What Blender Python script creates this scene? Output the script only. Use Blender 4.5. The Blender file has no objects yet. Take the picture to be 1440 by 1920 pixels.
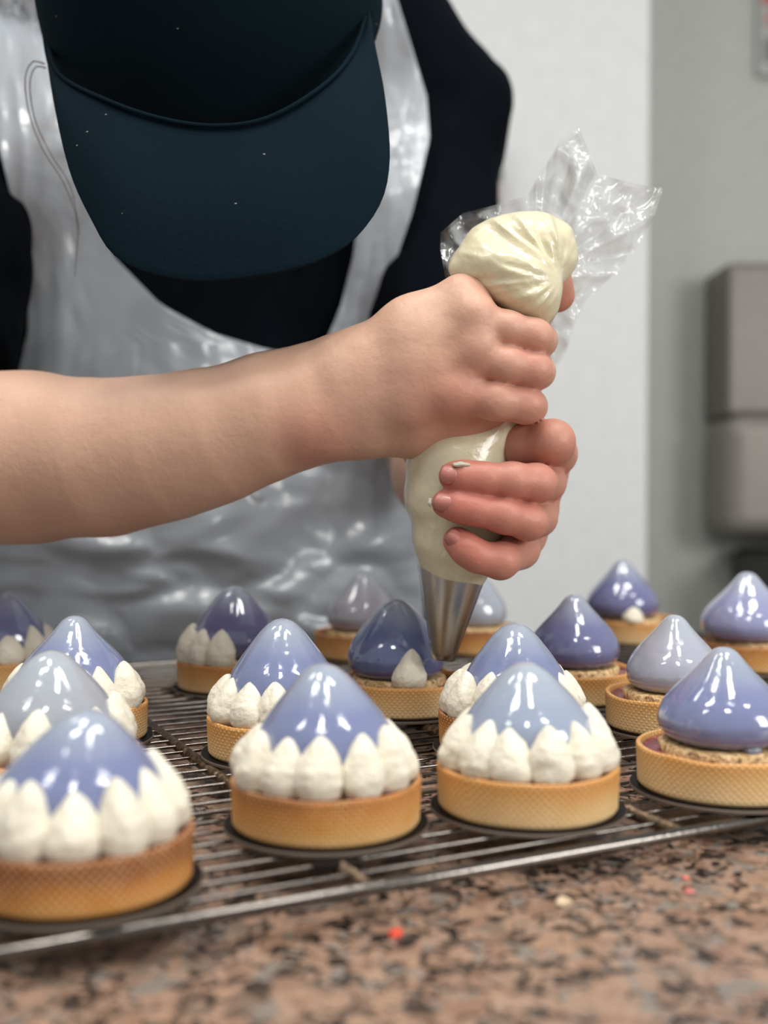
import bpy, bmesh, math, random
import numpy as np
from mathutils import Vector, Matrix, noise

# ------------------------------------------------------------------ camera
F = 2130.0                      # focal length in pixels of the 1440x1920 frame
CAMZ = 0.1495                   # height of the lens above the granite
PITCH = math.atan(60 / F)
S = bpy.context.scene
cd = bpy.data.cameras.new('camera')
cam = bpy.data.objects.new('camera', cd)
S.collection.objects.link(cam)
S.camera = cam
cam.location = (0, 0, CAMZ)
cam.rotation_euler = (math.pi / 2 - PITCH, 0, 0)
cd.sensor_fit = 'HORIZONTAL'
cd.sensor_width = 36
cd.lens = F / 1440 * 36
cd.clip_start = 0.02
cd.dof.use_dof = True
cd.dof.focus_distance = 0.535
cd.dof.aperture_fstop = 6.8

# ------------------------------------------------------------------ world, lamps, exposure
W = bpy.data.worlds.new('world')
S.world = W
W.use_nodes = True
W.node_tree.nodes['Background'].inputs[0].default_value = (0.93, 0.96, 1.0, 1)
W.node_tree.nodes['Background'].inputs[1].default_value = 0.46
S.view_settings.view_transform = 'Standard'
S.view_settings.look = 'None'
S.view_settings.gamma = 1
S.view_settings.use_curve_mapping = False
S.view_settings.exposure = 0.02


def area(loc, aim, sx, sy, power, col=(1, 0.97, 0.93)):
    l = bpy.data.lights.new('ceiling_or_fill_panel', 'AREA')
    l.shape = 'RECTANGLE'
    l.size = sx
    l.size_y = sy
    l.energy = power
    l.color = col
    o = bpy.data.objects.new('ceiling_or_fill_panel', l)
    S.collection.objects.link(o)
    o.location = loc
    d = Vector(aim) - Vector(loc)
    o.rotation_euler = d.to_track_quat('-Z', 'Y').to_euler()
    return o


for ax_, ay_, pw_ in ((-0.55, 0.10, 6), (-0.30, 0.50, 6), (0.28, 0.05, 7), (0.55, 0.40, 7), (-0.95, 0.9, 3),
                      (0.0, -0.75, 7), (1.0, -0.35, 6), (-1.1, -0.4, 4)):
    area((ax_, ay_, 1.75), (ax_, ay_ + 0.01, 0), 0.42 if abs(ax_) > 0.4 else 0.2, 0.16 if abs(ax_) > 0.4 else 0.34, pw_)
area((1.7, -0.5, 0.75), (0.7, 2.4, 0.0), 0.7, 0.7, 22, (1, 0.99, 0.96))     # unseen soft fill added behind the lens to brighten the recess wall

# ------------------------------------------------------------------ helpers
COL = S.collection


def P(px, py, d):
    """pixel of the photo at depth d (metres in front of the lens) -> place in the room"""
    x = (px - 720) / F
    y = (960 - py) / F
    c, s = math.cos(PITCH), math.sin(PITCH)
    return Vector((x * d, d * (c + y * s), CAMZ + d * (-s + y * c)))


def mesh_obj(name, verts, faces, mat=None, parent=None, smooth=True, loc=None, uv=None):
    me = bpy.data.meshes.new(name)
    me.from_pydata([tuple(v) for v in verts], [], [tuple(f) for f in faces])
    me.update()
    if smooth:
        me.polygons.foreach_set('use_smooth', [True] * len(me.polygons))
    if uv is not None:
        l = me.uv_layers.new(name='UVMap')
        for i, lp in enumerate(me.loops):
            l.data[i].uv = uv[lp.vertex_index]
    if mat:
        me.materials.append(mat)
    o = bpy.data.objects.new(name, me)
    COL.objects.link(o)
    if parent:
        o.parent = parent
    if loc is not None:
        o.location = loc
    return o


def empty(name, loc=(0, 0, 0), rz=0):
    o = bpy.data.objects.new(name, None)
    o.empty_display_size = 0.02
    o.location = loc
    o.rotation_euler = (0, 0, rz)
    COL.objects.link(o)
    return o


def tag(o, label=None, cat=None, group=None, kind=None):
    if label:
        o['label'] = label
    if cat:
        o['category'] = cat
    if group:
        o['group'] = group
    if kind:
        o['kind'] = kind
    return o


def box(x0, x1, y0, y1, z0, z1):
    v = [(x, y, z) for x in (x0, x1) for y in (y0, y1) for z in (z0, z1)]
    f = [(0, 1, 3, 2), (4, 6, 7, 5), (0, 4, 5, 1), (2, 3, 7, 6), (0, 2, 6, 4), (1, 5, 7, 3)]
    return v, f


def bevel(o, w, seg=3):
    m = o.modifiers.new('bevel', 'BEVEL')
    m.width = w
    m.segments = seg
    m.limit_method = 'ANGLE'
    return o


def tube(points, radii, n=10, cap=True):
    pts = [Vector(p) for p in points]
    V, Fc = [], []
    up = Vector((0.03, 0.02, 1)).normalized()
    for i, p in enumerate(pts):
        t = (pts[min(i + 1, len(pts) - 1)] - pts[max(i - 1, 0)]).normalized()
        a = t.cross(up)
        if a.length < 0.05:
            a = t.cross(Vector((1, 0.1, 0)))
        a.normalize()
        b = t.cross(a).normalized()
        r = radii[i] if hasattr(radii, '__len__') else radii
        for k in range(n):
            th = 2 * math.pi * k / n
            V.append(p + (a * math.cos(th) + b * math.sin(th)) * r)
    for i in range(len(pts) - 1):
        for k in range(n):
            Fc.append((i * n + k, i * n + (k + 1) % n, (i + 1) * n + (k + 1) % n, (i + 1) * n + k))
    if cap:
        Fc.append(tuple(range(n))[::-1])
        Fc.append(tuple((len(pts) - 1) * n + k for k in range(n)))
    return V, Fc


def catmull(pts, n):
    """resample a polyline of equal-length tuples to n points, smooth, by arc length"""
    A = np.array(pts, float)
    m = len(A)
    out = []
    for i in range(m - 1):
        p0 = A[max(i - 1, 0)]; p1 = A[i]; p2 = A[i + 1]; p3 = A[min(i + 2, m - 1)]
        for t in np.linspace(0, 1, 24, endpoint=False):
            out.append(0.5 * ((2 * p1) + (-p0 + p2) * t + (2 * p0 - 5 * p1 + 4 * p2 - p3) * t * t
                              + (-p0 + 3 * p1 - 3 * p2 + p3) * t ** 3))
    out.append(A[-1])
    out = np.array(out)
    L = np.concatenate([[0], np.cumsum(np.linalg.norm(np.diff(out, axis=0), axis=1))])
    q = np.linspace(0, L[-1], n)
    return np.stack([np.interp(q, L, out[:, k]) for k in range(A.shape[1])], axis=1)


def lathe(profile, n=64, wob=None):
    V, Fc, UV = [], [], []
    m = len(profile)
    for k in range(n + 1):
        th = 2 * math.pi * k / n
        for (r, z) in profile:
            rr, zz = r, z
            if wob:
                rr, zz = wob(th, r, z)
            V.append((rr * math.cos(th), rr * math.sin(th), zz))
            UV.append((th * 0.035, zz))
    for k in range(n):
        for i in range(m - 1):
            Fc.append((k * m + i, (k + 1) * m + i, (k + 1) * m + i + 1, k * m + i + 1))
    return V, Fc, UV


# ------------------------------------------------------------------ materials
def mat(name):
    m = bpy.data.materials.new(name)
    m.use_nodes = True
    nt = m.node_tree
    b = nt.nodes['Principled BSDF']
    return m, nt, b


def nn(nt, t, **kw):
    n = nt.nodes.new(t)
    for k, v in kw.items():
        setattr(n, k, v)
    return n


def lk(nt, a, b):
    nt.links.new(a, b)


def mth(nt, op, a, b=None, c=None):
    n = nn(nt, 'ShaderNodeMath', operation=op)
    for i, v in enumerate((a, b, c)):
        if v is None:
            continue
        if isinstance(v, (int, float)):
            n.inputs[i].default_value = v
        else:
            lk(nt, v, n.inputs[i])
    return n.outputs[0]


def mixc(nt, f, a, b, mode='MIX'):
    n = nn(nt, 'ShaderNodeMix', data_type='RGBA', blend_type=mode)
    for s, v in ((0, f), (6, a), (7, b)):
        if isinstance(v, (int, float)):
            n.inputs[s].default_value = v
        elif isinstance(v, tuple):
            n.inputs[s].default_value = (*v, 1) if len(v) == 3 else v
        else:
            lk(nt, v, n.inputs[s])
    return n.outputs[2]


def ramp(nt, fac, stops, interp='LINEAR'):
    r = nn(nt, 'ShaderNodeValToRGB')
    r.color_ramp.interpolation = interp
    e = r.color_ramp.elements
    while len(e) < len(stops):
        e.new(0.5)
    for i, (p, c) in enumerate(stops):
        e[i].position = p
        e[i].color = (*c, 1) if len(c) == 3 else c
    lk(nt, fac, r.inputs[0])
    return r.outputs[0]


def tex(nt, kind, scale, vec=None, **kw):
    n = nn(nt, kind)
    n.inputs['Scale'].default_value = scale
    for k, v in kw.items():
        if k in n.inputs:
            n.inputs[k].default_value = v
        else:
            setattr(n, k, v)
    if vec is not None:
        lk(nt, vec, n.inputs['Vector'])
    return n


def objco(nt):
    return nn(nt, 'ShaderNodeTexCoord').outputs['Object']


def bump(nt, b, h, strength, dist, prev=None):
    n = nn(nt, 'ShaderNodeBump')
    n.inputs['Strength'].default_value = strength
    n.inputs['Distance'].default_value = dist
    lk(nt, h, n.inputs['Height'])
    if prev is not None:
        lk(nt, prev, n.inputs['Normal'])
    lk(nt, n.outputs[0], b.inputs['Normal'])
    return n.outputs[0]


def simple(name, col, rough=0.5, metal=0.0, coat=0.0, bscale=None, bstr=0.2, bdist=0.001):
    m, nt, b = mat(name)
    b.inputs['Base Color'].default_value = (*col, 1)
    b.inputs['Roughness'].default_value = rough
    b.inputs['Metallic'].default_value = metal
    b.inputs['Coat Weight'].default_value = coat
    co = objco(nt)
    n = tex(nt, 'ShaderNodeTexNoise', bscale or 40, co, Detail=4.0)
    c = mixc(nt, n.outputs[0], tuple(x * 0.9 for x in col), tuple(min(1, x * 1.08) for x in col))
    lk(nt, c, b.inputs['Base Color'])
    if bscale:
        bump(nt, b, n.outputs[0], bstr, bdist)
    return m


# granite
m, nt, b = mat('granite')
co = objco(nt)
nz = tex(nt, 'ShaderNodeTexNoise', 110, co, Detail=4.0)
wv = nn(nt, 'ShaderNodeVectorMath', operation='SCALE')
lk(nt, nz.outputs['Color'], wv.inputs[0]); wv.inputs['Scale'].default_value = 0.02
wa = nn(nt, 'ShaderNodeVectorMath', operation='ADD')
lk(nt, co, wa.inputs[0]); lk(nt, wv.outputs[0], wa.inputs[1])
v1 = tex(nt, 'ShaderNodeTexVoronoi', 140, wa.outputs[0])
v2 = tex(nt, 'ShaderNodeTexVoronoi', 300, wa.outputs[0])
sep1 = nn(nt, 'ShaderNodeSeparateColor'); lk(nt, v1.outputs['Color'], sep1.inputs[0])
sep2 = nn(nt, 'ShaderNodeSeparateColor'); lk(nt, v2.outputs['Color'], sep2.inputs[0])
big = ramp(nt, sep1.outputs[0], [(0.0, (0.30, 0.19, 0.135)), (0.3, (0.38, 0.255, 0.185)), (0.5, (0.22, 0.165, 0.125)),
                                 (0.68, (0.40, 0.28, 0.21)), (0.8, (0.06, 0.046, 0.038)), (0.88, (0.25, 0.23, 0.20))], 'CONSTANT')
small = ramp(nt, sep2.outputs[0], [(0.0, (0.018, 0.015, 0.013)), (0.30, (0.24, 0.155, 0.11)), (0.42, (0.07, 0.05, 0.04)),
                                   (0.5, (0.36, 0.25, 0.19)), (0.72, (0.25, 0.24, 0.22)), (0.82, (0.42, 0.28, 0.20))], 'CONSTANT')
sel = ramp(nt, sep1.outputs[1], [(0.0, (0, 0, 0)), (0.34, (0, 0, 0)), (0.35, (1, 1, 1))], 'CONSTANT')
g = mixc(nt, sel, big, small)
n2 = tex(nt, 'ShaderNodeTexNoise', 420, co, Detail=2.0)
g = mixc(nt, 0.35, mixc(nt, 1.0, g, (1.0, 0.98, 0.96), 'MULTIPLY'), ramp(nt, n2.outputs[0], [(0.3, (0.2, 0.15, 0.12)), (0.7, (0.9, 0.75, 0.65))]), 'MULTIPLY')
lk(nt, g, b.inputs['Base Color'])
b.inputs['Roughness'].default_value = 0.33
b.inputs['Specular IOR Level'].default_value = 0.35
GRANITE = m

# metals
STEEL = simple('steel_wire', (0.17, 0.155, 0.14), 0.13, 1.0, bscale=300, bstr=0.25, bdist=0.0004)
m, nt, b = mat('tarnished_bar')
co = objco(nt)
n = tex(nt, 'ShaderNodeTexNoise', 350, co, Detail=5.0)
lk(nt, ramp(nt, n.outputs[0], [(0.35, (0.035, 0.022, 0.014)), (0.62, (0.16, 0.105, 0.06)), (0.75, (0.45, 0.38, 0.30))]), b.inputs['Base Color'])
b.inputs['Metallic'].default_value = 0.75
b.inputs['Roughness'].default_value = 0.38
bump(nt, b, n.outputs[0], 0.5, 0.0006)
BAR = m
NOZZLE = simple('nozzle_steel', (0.50, 0.47, 0.42), 0.3, 1.0, bscale=90, bstr=0.05, bdist=0.0005)

# tart pastry (bake level comes from the object's own colour)
m, nt, b = mat('shortcrust')
uvn = nn(nt, 'ShaderNodeTexCoord')
sx = nn(nt, 'ShaderNodeSeparateXYZ'); lk(nt, uvn.outputs['UV'], sx.inputs[0])
u, v = sx.outputs[0], sx.outputs[1]
co = uvn.outputs['Object']
nz = tex(nt, 'ShaderNodeTexNoise', 140, co, Detail=3.0)
uu = mth(nt, 'ADD', u, mth(nt, 'MULTIPLY', nz.outputs[0], 0.0009))
ca = mth(nt, 'COSINE', mth(nt, 'MULTIPLY', uu, 2 * math.pi / 0.0028))
cb = mth(nt, 'COSINE', mth(nt, 'MULTIPLY', v, 2 * math.pi / 0.0028))
dots = mth(nt, 'MULTIPLY', ca, cb)
dn = nn(nt, 'ShaderNodeMapRange', interpolation_type='SMOOTHSTEP'); lk(nt, dots, dn.inputs[0])
dn.inputs[1].default_value = 0.2; dn.inputs[2].default_value = 0.95
oi = nn(nt, 'ShaderNodeObjectInfo')
sc_ = nn(nt, 'ShaderNodeSeparateColor'); lk(nt, oi.outputs['Color'], sc_.inputs[0])
bake = sc_.outputs[0]
big = tex(nt, 'ShaderNodeTexNoise', 38, co, Detail=3.0)
hgt = mth(nt, 'MULTIPLY', v, 1 / 0.0168)
lvl = mth(nt, 'ADD', mth(nt, 'ADD', mth(nt, 'MULTIPLY', hgt, 0.62), mth(nt, 'MULTIPLY', big.outputs[0], 0.45)),
          mth(nt, 'SUBTRACT', bake, 0.62))
base = ramp(nt, lvl, [(0.0, (0.84, 0.60, 0.31)), (0.3, (0.76, 0.47, 0.19)), (0.55, (0.66, 0.31, 0.075)), (0.78, (0.55, 0.21, 0.035)), (1.0, (0.28, 0.085, 0.014))])
dotm = mth(nt, 'MULTIPLY', dn.outputs[0], mth(nt, 'MULTIPLY', ramp(nt, nz.outputs[0], [(0.3, (0.2,) * 3), (0.7, (1,) * 3)]), 0.85))
colr = mixc(nt, dotm, base, (0.95, 0.74, 0.45))
lk(nt, colr, b.inputs['Base Color'])
b.inputs['Roughness'].default_value = 0.55
b.inputs['Subsurface Weight'].default_value = 0.08
b.inputs['Subsurface Radius'].default_value = (0.003, 0.0015, 0.0006)
n4 = tex(nt, 'ShaderNodeTexNoise', 900, co, Detail=3.0)
p1 = bump(nt, b, dn.outputs[0], 0.55, 0.0005)
bump(nt, b, n4.outputs[0], 0.35, 0.0004, p1)
PASTRY = m

# mirror glaze (colour comes from the object)
m, nt, b = mat('mirror_glaze')
tc = nn(nt, 'ShaderNodeTexCoord')
oi = nn(nt, 'ShaderNodeObjectInfo')
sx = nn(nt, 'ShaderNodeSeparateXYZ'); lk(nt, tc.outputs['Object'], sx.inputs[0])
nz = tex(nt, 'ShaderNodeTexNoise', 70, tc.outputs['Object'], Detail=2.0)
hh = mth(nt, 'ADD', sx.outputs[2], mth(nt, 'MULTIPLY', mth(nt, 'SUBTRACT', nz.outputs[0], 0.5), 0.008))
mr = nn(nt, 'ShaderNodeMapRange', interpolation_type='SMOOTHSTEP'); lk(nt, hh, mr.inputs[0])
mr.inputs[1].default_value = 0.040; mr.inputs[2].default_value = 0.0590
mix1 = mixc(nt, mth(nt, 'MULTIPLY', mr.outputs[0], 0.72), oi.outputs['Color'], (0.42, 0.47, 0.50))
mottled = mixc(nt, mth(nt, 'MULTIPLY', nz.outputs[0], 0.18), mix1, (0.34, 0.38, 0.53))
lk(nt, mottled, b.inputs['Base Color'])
b.inputs['Roughness'].default_value = 0.11
b.inputs['Coat Weight'].default_value = 1.0
b.inputs['Coat Roughness'].default_value = 0.025
b.inputs['Subsurface Weight'].default_value = 0.25
b.inputs['Subsurface Radius'].default_value = (0.003, 0.003, 0.004)
b.inputs['Subsurface Scale'].default_value = 1.0
nb = tex(nt, 'ShaderNodeTexNoise', 95, tc.outputs['Object'], Detail=2.0)
bump(nt, b, nb.outputs[0], 0.5, 0.0012)
GLAZE = m

# whipped cream
m, nt, b = mat('whipped_cream')
co = objco(nt)
b.inputs['Base Color'].default_value = (0.79, 0.74, 0.605, 1)
b.inputs['Roughness'].default_value = 0.5
b.inputs['Subsurface Weight'].default_value = 0.35
b.inputs['Subsurface Radius'].default_value = (0.004, 0.003, 0.002)
b.inputs['Subsurface Scale'].default_value = 1.0
n1 = tex(nt, 'ShaderNodeTexNoise', 260, co, Detail=4.0)
n2 = tex(nt, 'ShaderNodeTexVoronoi', 420, co)
p1 = bump(nt, b, n1.outputs[0], 0.65, 0.0018)
bump(nt, b, n2.outputs[0], 0.2, 0.0007, p1)
CREAM = m

m, nt, b = mat('berry_jam')
co = objco(nt)
n1 = tex(nt, 'ShaderNodeTexNoise', 160, co, Detail=4.0)
lk(nt, ramp(nt, n1.outputs[0], [(0.35, (0.11, 0.012, 0.022)), (0.6, (0.30, 0.05, 0.07)), (0.75, (0.42, 0.20, 0.20))]), b.inputs['Base Color'])
b.inputs['Roughness'].default_value = 0.25
bump(nt, b, n1.outputs[0], 0.6, 0.0015)
JAM = m
m, nt, b = mat('crumble')
co = objco(nt)
n1 = tex(nt, 'ShaderNodeTexNoise', 420, co, Detail=5.0)
lk(nt, ramp(nt, n1.outputs[0], [(0.3, (0.16, 0.08, 0.03)), (0.5, (0.64, 0.42, 0.19)), (0.72, (0.88, 0.66, 0.39))]), b.inputs['Base Color'])
b.inputs['Roughness'].default_value = 0.75
bump(nt, b, n1.outputs[0], 1.0, 0.0016)
CRUMBLE = m

BOARD = simple('black_board', (0.006, 0.005, 0.005), 0.5, 0.0, bscale=60, bstr=0.1)
BOARD.node_tree.nodes['Principled BSDF'].inputs['Specular IOR Level'].default_value = 0.12
BOARD_EDGE = simple('board_edge', (0.15, 0.115, 0.085), 0.5)

# skin
m, nt, b = mat('skin')
co = objco(nt)
at = nn(nt, 'ShaderNodeAttribute', attribute_name='blush')
n1 = tex(nt, 'ShaderNodeTexNoise', 45, co, Detail=4.0)
n2 = tex(nt, 'ShaderNodeTexNoise', 260, co, Detail=3.0)
base = mixc(nt, n1.outputs[0], (0.60, 0.365, 0.25), (0.70, 0.45, 0.325))
c2 = mixc(nt, at.outputs['Fac'], base, (0.50, 0.145, 0.105))
c3 = mixc(nt, mth(nt, 'MULTIPLY', n2.outputs[0], 0.12), c2, (0.45, 0.16, 0.11))
lk(nt, c3, b.inputs['Base Color'])
b.inputs['Roughness'].default_value = 0.48
b.inputs['Subsurface Weight'].default_value = 0.22
b.inputs['Subsurface Radius'].default_value = (0.006, 0.0025, 0.0012)
b.inputs['Subsurface Scale'].default_value = 1.0
w1 = tex(nt, 'ShaderNodeTexVoronoi', 900, co)
n5 = tex(nt, 'ShaderNodeTexNoise', 85, co, Detail=3.0, Distortion=0.6)
p0 = bump(nt, b, n5.outputs[0], 0.14, 0.003)
p1 = bump(nt, b, n2.outputs[0], 0.22, 0.0012, p0)
bump(nt, b, w1.outputs[0], 0.06, 0.0005, p1)
SKIN = m
NAIL = simple('nail', (0.46, 0.17, 0.135), 0.4, 0, 0.1)


def cloth(name, c0, c1, weave=2200, rough=0.85):
    m, nt, b = mat(name)
    co = objco(nt)
    n1 = tex(nt, 'ShaderNodeTexNoise', 500, co, Detail=3.0)
    n2 = tex(nt, 'ShaderNodeTexNoise', 14, co, Detail=3.0)
    f = mth(nt, 'MULTIPLY', mth(nt, 'ADD', n1.outputs[0], n2.outputs[0]), 0.5)
    lk(nt, mixc(nt, f, c0, c1), b.inputs['Base Color'])
    b.inputs['Roughness'].default_value = rough
    b.inputs['Specular IOR Level'].default_value = 0.04
    wv = tex(nt, 'ShaderNodeTexWave', weave / 8, co)
    p = bump(nt, b, n1.outputs[0], 0.4, 0.0006)
    bump(nt, b, wv.outputs[0], 0.12, 0.0003, p)
    return m


def lint(m):
    nt = m.node_tree
    b = nt.nodes['Principled BSDF']
    l = b.inputs['Base Color'].links[0].from_socket
    mp = nn(nt, 'ShaderNodeMapping'); mp.inputs['Scale'].default_value = (1, 1, 1.8)
    lk(nt, objco(nt), mp.inputs[0])
    v = tex(nt, 'ShaderNodeTexVoronoi', 62, mp.outputs[0])
    f = mth(nt, 'LESS_THAN', v.outputs['Distance'], 0.04)
    lk(nt, mixc(nt, mth(nt, 'MULTIPLY', f, 0.5), l, (0.5, 0.5, 0.45)), b.inputs['Base Color'])


CAP = cloth('cap_cotton', (0.003, 0.009, 0.014), (0.0055, 0.014, 0.020))
lint(CAP)
SHIRT = cloth('shirt_cotton', (0.0015, 0.0023, 0.0036), (0.003, 0.005, 0.008))
HAIR = simple('hair', (0.16, 0.09, 0.045), 0.45)


def plastic_film(name, col, transp, rough, scale, dist, ior=1.45):
    m, nt, b = mat(name)
    co = objco(nt)
    n1 = tex(nt, 'ShaderNodeTexNoise', scale, co, Detail=3.0, Distortion=1.2)
    b.inputs['Base Color'].default_value = (*col, 1)
    b.inputs['Roughness'].default_value = rough
    b.inputs['IOR'].default_value = ior
    nb = bump(nt, b, n1.outputs[0], 0.8, dist)
    tr = nn(nt, 'ShaderNodeBsdfTransparent')
    lw = nn(nt, 'ShaderNodeLayerWeight'); lw.inputs['Blend'].default_value = 0.35
    fac = mth(nt, 'SUBTRACT', transp, mth(nt, 'MULTIPLY', lw.outputs['Facing'], transp * 0.55))
    gl = nn(nt, 'ShaderNodeBsdfGlossy'); gl.inputs['Roughness'].default_value = max(0.05, rough * 0.6)
    lk(nt, nb, gl.inputs['Normal'])
    ms = nn(nt, 'ShaderNodeMixShader')
    lk(nt, fac, ms.inputs[0]); lk(nt, b.outputs[0], ms.inputs[1]); lk(nt, tr.outputs[0], ms.inputs[2])
    m2 = nn(nt, 'ShaderNodeMixShader')
    lw2 = nn(nt, 'ShaderNodeFresnel'); lw2.inputs[0].default_value = ior; lk(nt, nb, lw2.inputs['Normal'])
    lk(nt, lw2.outputs[0], m2.inputs[0]); lk(nt, ms.outputs[0], m2.inputs[1]); lk(nt, gl.outputs[0], m2.inputs[2])
    lk(nt, m2.outputs[0], nt.nodes['Material Output'].inputs['Surface'])
    return m


APRON = plastic_film('apron_film', (0.47, 0.515, 0.56), 0.30, 0.30, 8, 0.010)
CLEAR = plastic_film('clear_film', (0.62, 0.63, 0.61), 0.92, 0.08, 15, 0.006)

m, nt, b = mat('filled_bag')
co = objco(nt)
n1 = tex(nt, 'ShaderNodeTexNoise', 60, co, Detail=3.0, Distortion=0.8)
lk(nt, mixc(nt, n1.outputs[0], (0.70, 0.63, 0.40), (0.78, 0.73, 0.53)), b.inputs['Base Color'])
b.inputs['Roughness'].default_value = 0.28
b.inputs['Coat Weight'].default_value = 0.5
b.inputs['Coat Roughness'].default_value = 0.08
b.inputs['Subsurface Weight'].default_value = 0.2
b.inputs['Subsurface Radius'].default_value = (0.004, 0.003, 0.0015)
b.inputs['Subsurface Scale'].default_value = 1.0
bump(nt, b, n1.outputs[0], 0.35, 0.004)
BAG = m

WALL = simple('wall_paint', (0.74, 0.745, 0.735), 0.6)
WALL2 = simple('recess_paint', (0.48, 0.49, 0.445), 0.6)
FLOOR = simple('floor_tile', (0.35, 0.34, 0.32), 0.45)

# ------------------------------------------------------------------ setting
U = Vector((0.896, 0.444, 0)).normalized()      # along the counter
Vv = Vector((-U.y, U.x, 0))                     # across it, away from the lens


def uvp(u, v, z=0.0):
    p = U * u + Vv * v
    return Vector((p.x, p.y, z))


ROT = math.atan2(U.y, U.x)
GZ = 0.0095                    # level of the granite
o = mesh_obj('floor', *box(-3, 3.5, -1.5, 3.2, -0.95, -0.9), FLOOR, smooth=False); tag(o, kind='structure')
o = mesh_obj('wall_back', *box(-2.6, 0.462, 2.0, 2.12, -0.9, 1.9), WALL, smooth=False); tag(o, kind='structure')
o = mesh_obj('wall_return', *box(0.342, 0.462, 2.12, 2.42, -0.9, 1.9), WALL, smooth=False); o.name = 'wall_side'; tag(o, kind='structure')
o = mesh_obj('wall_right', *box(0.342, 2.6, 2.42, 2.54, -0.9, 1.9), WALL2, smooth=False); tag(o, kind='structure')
top = mesh_obj('countertop', *box(-1.2, 1.9, -0.25, 0.80, -0.03, GZ), GRANITE, smooth=False)
bevel(top, 0.004)
top.rotation_euler = (0, 0, ROT)
tag(top, 'speckled pink brown and black granite worktop under the cooling rack', 'worktop')
cab = mesh_obj('counter_base', *box(-1.15, 1.85, -0.2, 0.72, -0.9, -0.031), simple('cabinet_grey', (0.4, 0.4, 0.39), 0.4), smooth=False)
cab.rotation_euler = (0, 0, ROT)
tag(cab, 'plain grey base carrying the granite worktop', 'counter')

def onplane(px, py, z):
    d = P(px, py, 1) - Vector((0, 0, CAMZ))
    return Vector((0, 0, CAMZ)) + d * ((z - CAMZ) / d.z)


# ------------------------------------------------------------------ cooling rack
ZW = 0.0205                   # wire axis height
V0, V1, U0, U1 = 0.323, 0.785, -0.03, 0.66
rack = empty('cooling_rack', uvp((U0 + U1) / 2, (V0 + V1) / 2, 0), ROT)
tag(rack, 'steel wire cooling rack with brown tarnished cross bars lying on the granite', 'cooling rack')
cu, cv = (U0 + U1) / 2, (V0 + V1) / 2


def rl(u, v, z):
    return (u - cu, v - cv, z)


fr = []
rc = 0.02
for (a, bq, s) in ((U1 - rc, V1 - rc, 0), (U0 + rc, V1 - rc, 90), (U0 + rc, V0 + rc, 180), (U1 - rc, V0 + rc, 270)):
    for k in range(7):
        th = math.radians(s + k * 15)
        fr.append(rl(a + rc * math.cos(th), bq + rc * math.sin(th), ZW - 0.001))
fr.append(fr[0]); fr.append(fr[1])
mesh_obj('rack_frame', *tube(fr, 0.0023, 12, False), STEEL, rack)
nw = 36
wm = None
random.seed(4)
for i in range(nw):
    v = V0 + 0.0115 + i * (V1 - V0 - 0.012) / nw
    if wm is None:
        pts = [(x, 0.00015 * math.sin(x * 37), 0) for x in np.linspace(-(U1 - U0) / 2, (U1 - U0) / 2, 24)]
        w = mesh_obj('wire', *tube(pts, 0.0008, 8), STEEL, rack)
        wm = w.data
    else:
        w = bpy.data.objects.new('wire', wm)
        COL.objects.link(w)
        w.parent = rack
    w.location = (0, v - cv, ZW)
for px, py in ((-0.0, 0), (1, 0)):
    pass
for q in (onplane(352, 1410, ZW), onplane(1205, 1529, ZW), onplane(1420, 1330, ZW)):
    ub = q.dot(U)
    mesh_obj('cross_bar', *tube([rl(ub, V0, ZW - 0.0007), rl(ub, (V0 + V1) / 2, ZW - 0.0007), rl(ub, V1, ZW - 0.0007)], 0.0026, 12), BAR, rack)
for (a, bq) in ((U0 + 0.03, V0), (U1 - 0.03, V0), (U0 + 0.03, V1), (U1 - 0.03, V1)):
    s = 1 if bq == V0 else -1
    mesh_obj('rack_foot', *tube([rl(a - 0.012, bq, ZW - 0.001), rl(a - 0.012, bq, GZ + 0.0045), rl(a - 0.008, bq, GZ + 0.0022), rl(a + 0.008, bq, GZ + 0.0022), rl(a + 0.012, bq, GZ + 0.0045), rl(a + 0.012, bq, ZW - 0.001)], 0.0022, 8), STEEL, rack)

# ------------------------------------------------------------------ tarts
HS = 0.0168
shell_prof = [(0.0, 0.0), (0.030, 0.0), (0.0338, 0.0003), (0.0345, 0.0014)] + \
    [(0.0345 + 0.0006 * t, 0.0014 + t * (HS - 0.0026)) for t in np.linspace(0.07, 1, 14)] + \
    [(0.0350, HS - 0.0004), (0.0343, HS + 0.0002), (0.0333, HS - 0.0001), (0.0327, HS - 0.0012), (0.0322, 0.0125)]


def shell_mesh(seed):
    def wob(th, r, z):
        k = max(0, (z - 0.011) / 0.0058)
        dz = 0.0007 * noise.noise(Vector((math.cos(th) * 1.8, math.sin(th) * 1.8, seed))) * k
        dr = 0.0005 * noise.noise(Vector((math.cos(th) * 1.3 + 5, math.sin(th) * 1.3, seed)))
        return r + (dr if r > 0.03 else 0), z + dz
    return lathe(shell_prof, 96, wob)


def disc_prof(r, z0, z1, rag=0):
    return [(0.0, z1)] + [(r * t, z1 + 0.0002) for t in (0.3, 0.6, 0.85, 0.95)] + [(r, z1 - 0.0008), (r, z0)]


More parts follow.
